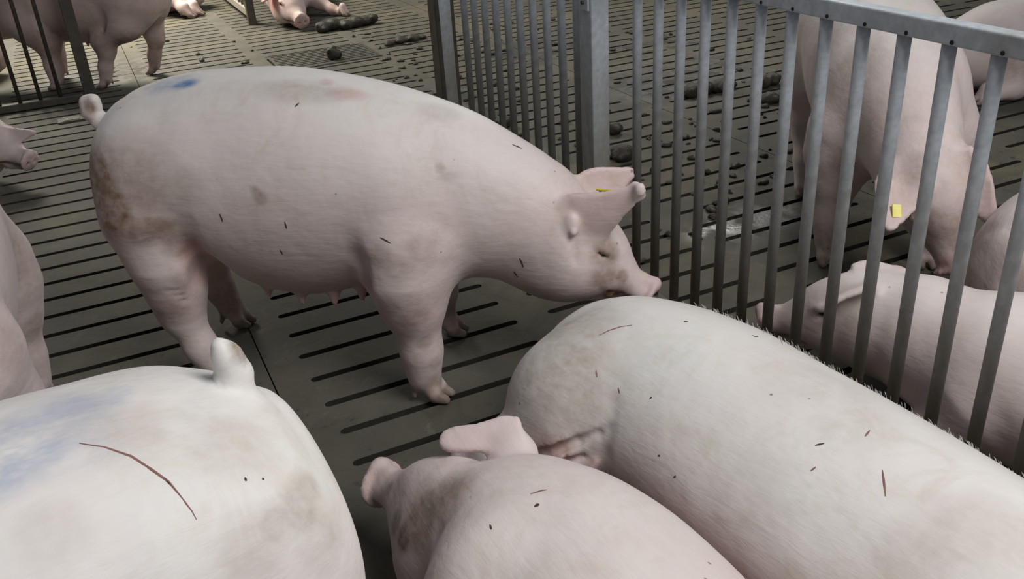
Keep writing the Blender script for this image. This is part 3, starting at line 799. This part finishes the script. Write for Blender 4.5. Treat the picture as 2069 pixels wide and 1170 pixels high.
o2 = finish('sow', b, .0078, O2, T2, 'biggest pale sow, lying along the pen fence at lower right with fine white hair', SKIN,
            stains=[], dirt=[((1120, 760), .15, .46), ((1160, 660), .11, .40), ((1085, 850), .10, .42), ((1200, 760), .06, .15), ((1240, 800), .02, .3), ((1660, 780), (.15, .12, .05), .16), ((1720, 850), (.1, .1, .05), .15), ((1990, 1080), .10, .22), ((1850, 1130), .08, .2), ((1520, 1000), .1, .12)], flushes=[((-.42, -.34, .24), (.07, .06, .05), .55), ((-.05, -.30, .2), (.5, .07, .12), .35)], zdors=(.0, .42))
for s_ in ([(1210, 678), (1230, 668), (1255, 660), (1278, 657)], [(1783, 950), (1786, 975), (1789, 1003)], [(1748, 882), (1757, 870)], [(1638, 952), (1648, 944)], [(1204, 748), (1206, 762)], [(1249, 784), (1252, 795)]):
    scratch(o2, b, s_, .0022)
for s_ in ([(1647, 900), (1665, 896)], [(1313, 806), (1317, 802)], [(1330, 920), (1334, 922)], [(1382, 650), (1390, 650)], [(1361, 965), (1366, 962)], [(1520, 678), (1532, 681)]):
    scratch(o2, b, s_, .0025, SPK, 'dirt_fleck')
bristles(o2, b, [(-.45, .20, .43), (-.1, .24, .43), (.2, .25, .43), (.5, .20, .42)], 260, 3)
SOWS['o2'] = (o2, b)

# ---- behind the fence, walking towards the camera, head down
b = Body(); O11, T11 = (2.66, 2.50), -125
fr11 = Fr((.70, .03, .50), (.33, .33, -.90), (.93, .0, .30), 1.0)
stand(b, fr11, tail='up', neck=((.50, 0, .60), (.60, .01, .565), (.68, .02, .525)), wd=.95)
ear(b, fr11.p(.0, -.075, .075), unit(fr11.v(.72, -.55, .35)), unit(fr11.v(.45, .8, .2)), .20, .16, cup=2.0, bend=.03, k=.035)
ear(b, fr11.p(.0, .078, .07), unit(fr11.v(.97, .16, .10)), unit(fr11.v(-.30, .85, .35)), .24, .14, cup=2.0, bend=-.05, k=.035)
o11 = finish('sow', b, .012, O11, T11, 'standing sow behind the pen fence facing the camera with its head hanging low', SKIN,
             dirt=[((1720, 150), .12, .35), ((1740, 240), .1, .3), ((1660, 100), .1, .3), ((1860, 340), .05, .3), ((1870, 450), .04, .4), ((1650, 500), .06, .5), ((1700, 330), .05, .5)], stains=[ (tuple(fr11.p(.2, .0, .0)), .12, .4), ((.36, -.2, .1), (.08, .08, .16), .4), ((.36, .2, .1), (.08, .08, .16), .4)],
             flushes=[(tuple(fr11.p(.34, 0, -.03)), .07, .6)], zdors=(.6, 1.1))
eyes(fr11, o11)
m = MB(); m.box((-.02, -.014, -.003), (.02, .014, .003), .0025); t_ = m.build('ear_tag', TAGY, o11); t_['label'] = 'yellow plastic ear tag'
t_.matrix_local = Matrix.Translation(Vector(fr11.p(.0, -.075, .075)+unit(fr11.v(.72, -.55, .35))*.12+fr11.v(.0, .0, .03))) @ Matrix.Rotation(.9, 4, 'Y')
SOWS['o11'] = (o11, b)

# ---- behind the fence, lying with its head away
b = Body(); O13, T13 = (2.02, .97), 104
fr13 = Fr((.675, .03, .265), (.90, .40, -.27), (0, 0, 1), .95)
lie(b, [(s_, y_, z_*.92, a_, c_*.92) for s_, y_, z_, a_, c_ in LIE[:-3]]+[(.58, 0, .215, .165, .165), (.68, 0, .21, .135, .13), (.75, 0, .21, .05, .06)], fr13)
for q in (-1, 1):
    b.ell((-.38, q*.17, .2), (.2, .13, .19), None, .06)
    b.chain([(.30, q*.17, .16, .11), (.36, q*.22, .07, .06), (.50, q*.22, .045, .04)], .05); foot(b, (.56, q*.22, 0), (1, 0, 0))
ear(b, fr13.p(.02, .05, .085), unit((.2, .9, .10)), unit(fr13.v(.8, .1, -.2)), .12, .12, cup=3.0, bend=.02)
ear(b, fr13.p(.03, -.045, .09), unit((-.6, -.79, .0)), unit((.75, -.55, .2)), .12, .10, cup=3.0, bend=.01)
o13 = finish('sow', b, .0115, O13, T13, 'sow lying just behind the pen fence at right, head stretched out to the left', SKIN,
             stains=[(tuple(fr13.p(.06, .08, -.02)), (.05, .06, .06), .6), ((-.2, .25, .2), (.3, .08, .1), .2)], zdors=(.22, .5))
eyes(fr13, o13); SOWS['o13'] = (o13, b)

# ---- right edge, behind it
b = Body(); O14, T14 = (2.85, 1.47), -5
lie(b, [(s_, y_, z_*1.16, a_*.98, c_*1.16) for s_, y_, z_, a_, c_ in LIE], Fr((.66, 0, .2), (1, 0, -.2), (0, 0, 1)))
b.ell((-.42, -.15, .22), (.2, .14, .2), None, .06)
o14 = finish('sow', b, .0115, O14, T14, 'sow lying at the right edge behind the others, below the lowered snout', SKIN,
             dirt=[((1945, 500), .09, .75), ((1990, 475), .06, .4), ((1960, 560), .05, .3)], zdors=(.3, .62)); SOWS['o14'] = (o14, b)

# ---- top right, lying far back
b = Body(); O12, T12 = (4.95, 3.50), 172
fr12 = Fr((.70, .0, .20), (.95, .1, -.25), (0, 0, 1), 1.05)
lie(b, [(s_, y_, z_*1.1, a_*1.05, c_*1.1) for s_, y_, z_, a_, c_ in LIE], fr12)
b.chain([(.30, .17, .16, .11), (.36, .24, .07, .06), (.50, .24, .045, .04)], .05); foot(b, (.56, .24, 0), (1, 0, 0))
b.chain([(.30, -.17, .16, .11), (.36, -.24, .07, .06), (.50, -.24, .045, .04)], .05); foot(b, (.56, -.24, 0), (1, 0, 0))
ear(b, fr12.p(-.0, .075, .08), unit(fr12.v(.5, .7, .2)), unit(fr12.v(.7, -.5, -.2)), .16, .13, cup=3.0)
ear(b, fr12.p(-.0, -.075, .08), unit(fr12.v(.5, -.7, .2)), unit(fr12.v(.7, .5, -.2)), .16, .13, cup=3.0)
o12 = finish('sow', b, .014, O12, T12, 'sow lying at the top right corner, far behind the fence rail', SKIN,
             stains=[(tuple(fr12.p(.1, .08, .0)), .13, .7), ((.3, .25, .2), (.2, .1, .1), .4)], zdors=(.2, .6)); eyes(fr12, o12)

# ---- left edge, head of a lying sow
b = Body(); O6, T6 = (-1.24, 5.42), -12
fr6 = Fr((.64, 0, .285), (.74, -.50, -.34), (0, 0, 1), .98)
lie(b, LIE, fr6)
ear(b, (.68, .0, .33), unit((.08, .0, 1)), unit((.8, -.6, 0)), .20, .13, cup=3.0)
ear(b, (.77, -.09, .25), unit((.97, -.20, .12)), unit((.1, .5, .85)), .19, .10, cup=3.0, bend=.01)
b.chain([(.30, -.17, .16, .11), (.40, -.24, .07, .06), (.54, -.22, .045, .04)], .05); foot(b, (.60, -.22, 0), (1, 0, 0))
o6 = finish('sow', b, .012, O6, T6, 'sow at the left edge showing only its head with two pricked ears', SKIN,
            stains=[(tuple(fr6.p(.05, -.09, -.06)), .07, .6), (tuple(fr6.p(.3, 0, -.05)), .06, .6)], flushes=[(tuple(fr6.p(.1, -.05, -.1)), .08, .4)], zdors=(.25, .55)); eyes(fr6, o6)

# ---- top left, standing behind the railing
b = Body(); O7, T7 = (.02, 7.32), 150
fr7 = Fr((.80, 0, .62), (.9, 0, -.35), (.3, 0, .9), .98)
stand(b, fr7, tail='down', fore=(.36, .20), hind=(-.40, -.20))
ear(b, fr7.p(-.0, .075, .08), unit(fr7.v(.5, .7, .2)), unit(fr7.v(.7, -.5, -.2)), .16, .13, cup=3.0); ear(b, fr7.p(-.0, -.075, .08), unit(fr7.v(.5, -.7, .2)), unit(fr7.v(.7, .5, -.2)), .16, .13, cup=3.0)
o7 = finish('sow', b, .014, O7, T7, 'standing sow at the top left behind the railing, its legs and belly in view', SKIN_PINK,
            stains=[((-.40, .2, .2), (.12, .12, .25), 1.0), ((0, .1, .35), (.5, .3, .15), .45), ((.38, 0, .1), (.15, .3, .15), .6), ((-.4, -.2, .15), (.12, .12, .2), .6)], zdors=(.8, 1.2))
# ---- further ones along the top edge
b = Body(); O9, T9 = (1.90, 9.2), -105
fr9 = Fr((.72, 0, .23), (.88, .32, -.28), (.1, 0, 1), 1.2)
lie(b, LIE, fr9)
ear(b, fr9.p(-.0, -.075, .07), unit(fr9.v(.5, -.75, -.15)), unit(fr9.v(.8, .4, .2)), .19, .14, cup=3.0); ear(b, fr9.p(-.0, .075, .08), unit(fr9.v(.1, .85, .1)), unit(fr9.v(.9, .1, -.2)), .17, .13, cup=3.0)
b.chain([(.30, .17, .20, .11), (.36, .28, .12, .065), (.46, .40, .05, .042), (.52, .46, .04, .036)], .05); foot(b, (.555, .50, .0), (.7, .7, 0), 1.0)
o9 = finish('sow', b, .014, O9, T9, 'pale sow lying at the top edge, face towards the camera and one foreleg stretched out', SKIN_PINK,
            stains=[(tuple(fr9.p(.12, .05, .05)), .05, .4), ((.48, .42, .05), .06, .7)], flushes=[(tuple(fr9.p(.02, -.12, .05)), .15, 1.0), (tuple(fr9.p(.33, 0, -.03)), .04, .5)], zdors=(.1, .4)); eyes(fr9, o9)
b = Body(); O8, T8 = (.58, 10.15), 170
fr8 = Fr((.66, 0, .2), (1, 0, -.2), (0, 0, 1)); lie(b, LIE, fr8)
b.chain([(-.22, .2, .26, .09), (-.36, .40, .18, .06), (-.44, .48, .10, .045), (-.46, .50, .07, .042)], .04); foot(b, (-.48, .50, 0), (-1, .3, 0), 1.3)
b.chain([(-.30, .1, .26, .09), (-.48, .34, .16, .06), (-.54, .42, .07, .045)], .04); foot(b, (-.56, .42, 0), (-1, .3, 0), 1.3)
o8 = finish('sow', b, .016, O8, T8, 'sow at the top edge of which only two dark-hoofed pale legs show', SKIN_PINK,
            flushes=[((-.1, .25, .15), (.4, .12, .12), 1.0)], zdors=(.05, .3))
b = Body(); O0, T0 = (-1.22, 7.95), -8
fr0 = Fr((.66, 0, .2), (1, 0, -.2), (0, 0, 1)); lie(b, LIE, fr0)
o0 = finish('sow', b, .016, (-1.22, 8.15), 172, 'pale rump of a sow at the left edge behind the railing', SKIN, stains=[((-.5, 0, .12), (.2, .2, .09), 1.)], zdors=(.1, .4))
b = Body(); frb = Fr((.80, 0, .62), (.9, 0, -.35), (.3, 0, .9), .98)
stand(b, frb, tail='down')
ob = finish('sow', b, .018, (-1.15, 11.2), -35, 'brightly lit pale sow standing furthest back in the top left corner', SKIN, flushes=[((.36, -.17, .1), .1, .5), ((.36, .17, .1), .1, .5)], zdors=(-.3, .5))

# ---------------------------------------------------------------- manure on the floor
def lump(name, parts, h, loc, label, group=None, rz=0.):
    b = Body(); rs = np.random.RandomState(int(abs(loc[0]*1000+loc[1]*77)) % 9999)
    for (x, y, z, r) in parts:
        b.ell((x, y, z), (r*1.1, r, r*.85), None, r*.45)
        for _ in range(5): 
            a = rs.rand()*6.28; b.ell((x+math.cos(a)*r*.8, y+math.sin(a)*r*.8, max(z-r*.1+rs.rand()*r*.5, .006)), V3(1, 1, .8)*r*(.25+.25*rs.rand()), None, r*.2)
    me, V_ = b.mesh(name, h); o = link(name, me, DUNG); o.location = (*loc, 0); o.rotation_euler = (0, 0, rz)
    tag(o, label, 'manure', group); return o
lump('manure_pile', [(-.22, .0, .04, .06), (-.12, .02, .05, .06), (-.02, -.02, .035, .055), (.08, .0, .045, .06), (.17, .03, .035, .05), (.24, .05, .045, .05)], .010, (2.10, 7.95), 'long lumpy manure pile to the right of the stretched foreleg near the top')
lump('manure_pile', [(0, 0, .02, .05), (-.02, 0, .05, .035), (.0, .0, .075, .02)], .008, (1.68, 6.86), 'small pointed manure heap on the drain grate').location.z = .014
lump('manure_pile', [(-.14, 0, .01, .04), (-.04, .02, .015, .05), (.07, .03, .012, .05), (.16, .05, .01, .03)], .009, (2.32, 7.05), 'flat brown manure smear right of the drain grate')
lump('manure_pile', [(-.13, 0, .03, .05), (-.03, .01, .035, .055), (.08, -.01, .03, .055), (.17, .02, .02, .04)], .009, (3.33, 4.42), 'row of brown manure clods behind the fence bars above the puddle')
lump('manure_pile', [(-.05, 0, .03, .05), (.05, .03, .03, .05)], .009, (3.70, 4.32), 'dark manure clod behind the bars, close to the large standing sow')
lump('manure_pile', [(-.06, 0, .02, .05), (.05, -.02, .025, .05), (.13, -.06, .015, .04)], .009, (3.55, 4.05), 'greenish manure smear just left of the head-down sow')
lump('manure_ball', [(0, 0, .03, .042)], .008, (2.46, 4.08), 'round dark manure ball just right of the square post, upper of two')
lump('manure_ball', [(0, 0, .035, .055), (.03, .02, .02, .035)], .008, (2.28, 3.70), 'bigger dark manure ball just right of the square post, lower of two')
lump('manure_ball', [(0, 0, .03, .045)], .008, (2.02, 4.55), 'dark manure ball seen through the gate left of the square post')
# crumbs: single small pieces, spread as in the soiled areas beyond the fence
kinds = []
for i, (r, sq) in enumerate(((.014, .7), (.020, .5), (.011, .9))):
    b = Body(); rs = np.random.RandomState(i+5)
    b.ell((0, 0, r*sq*.6), (r, r*.8, r*sq), None, .004)
    for _ in range(4): b.ell((rs.randn()*r*.7, rs.randn()*r*.6, r*.3), V3(.5, .45, .4)*r, None, r*.3)
    me, _v = b.mesh('manure_crumb', .0035); me.materials.append(DUNG); kinds.append(me)
rc = random.Random(11)
def blocked(x, y):
    if abs(x-FX) < .09 and y < 4.5: return True
    if abs(y-6.82) < .1 and x < .1: return True
    for (a, c_, r_) in ((2.66, 2.50, .55), (2.05, 1.3, .75), (2.86, 1.49, .7), (4.6, 3.5, .6), (1.63, 7.0, .42)):
        if math.hypot(x-a, y-c_) < r_: return True
    return False
zones = [((2.4, 3.1), (.8, .7), 62, 'crumbs behind the fence', 'small dark manure crumb on the slats behind the nearer pen fence'),
         ((3.2, 3.9), (.8, .7), 62, 'crumbs behind the fence', 'small dark manure crumb on the slats behind the nearer pen fence'),
         ((2.2, 5.0), (.6, 1.0), 60, 'crumbs beyond the gate', 'small dark manure crumb on the slats beyond the barred gate'),
         ((3.3, 6.4), (1.1, 1.1), 50, 'crumbs beyond the gate', 'small dark manure crumb on the slats beyond the barred gate'),
         ((2.25, 6.7), (.5, .8), 36, 'crumbs left of the gate', 'small dark manure crumb on the slats between drain grate and gate post'),
         ((.9, 8.0), (.5, .6), 9, 'crumbs at the top', 'small dark manure crumb on the pale slats at the top')]
for (c, sd, n, grp, lab) in zones:
    for _ in range(n):
        x, y = rc.gauss(c[0], sd[0]*.6), rc.gauss(c[1], sd[1]*.6)
        if blocked(x, y) or (x < FX+.1 and grp in ('crumbs behind the fence', 'crumbs beyond the gate')): continue
        o = bpy.data.objects.new('manure_crumb', kinds[rc.randrange(3)]); COL.objects.link(o)
        o.location = (x, y, 0); s_ = rc.uniform(.5, 1.5); o.scale = (s_*rc.uniform(.8, 1.5), s_, s_); o.rotation_euler = (0, 0, rc.uniform(0, 6.28))
        tag(o, lab, 'manure', grp)
for (x, y) in ((-.30+.36, 3.35), (.12-.0, 3.05), (.43, 2.6)):
    pass
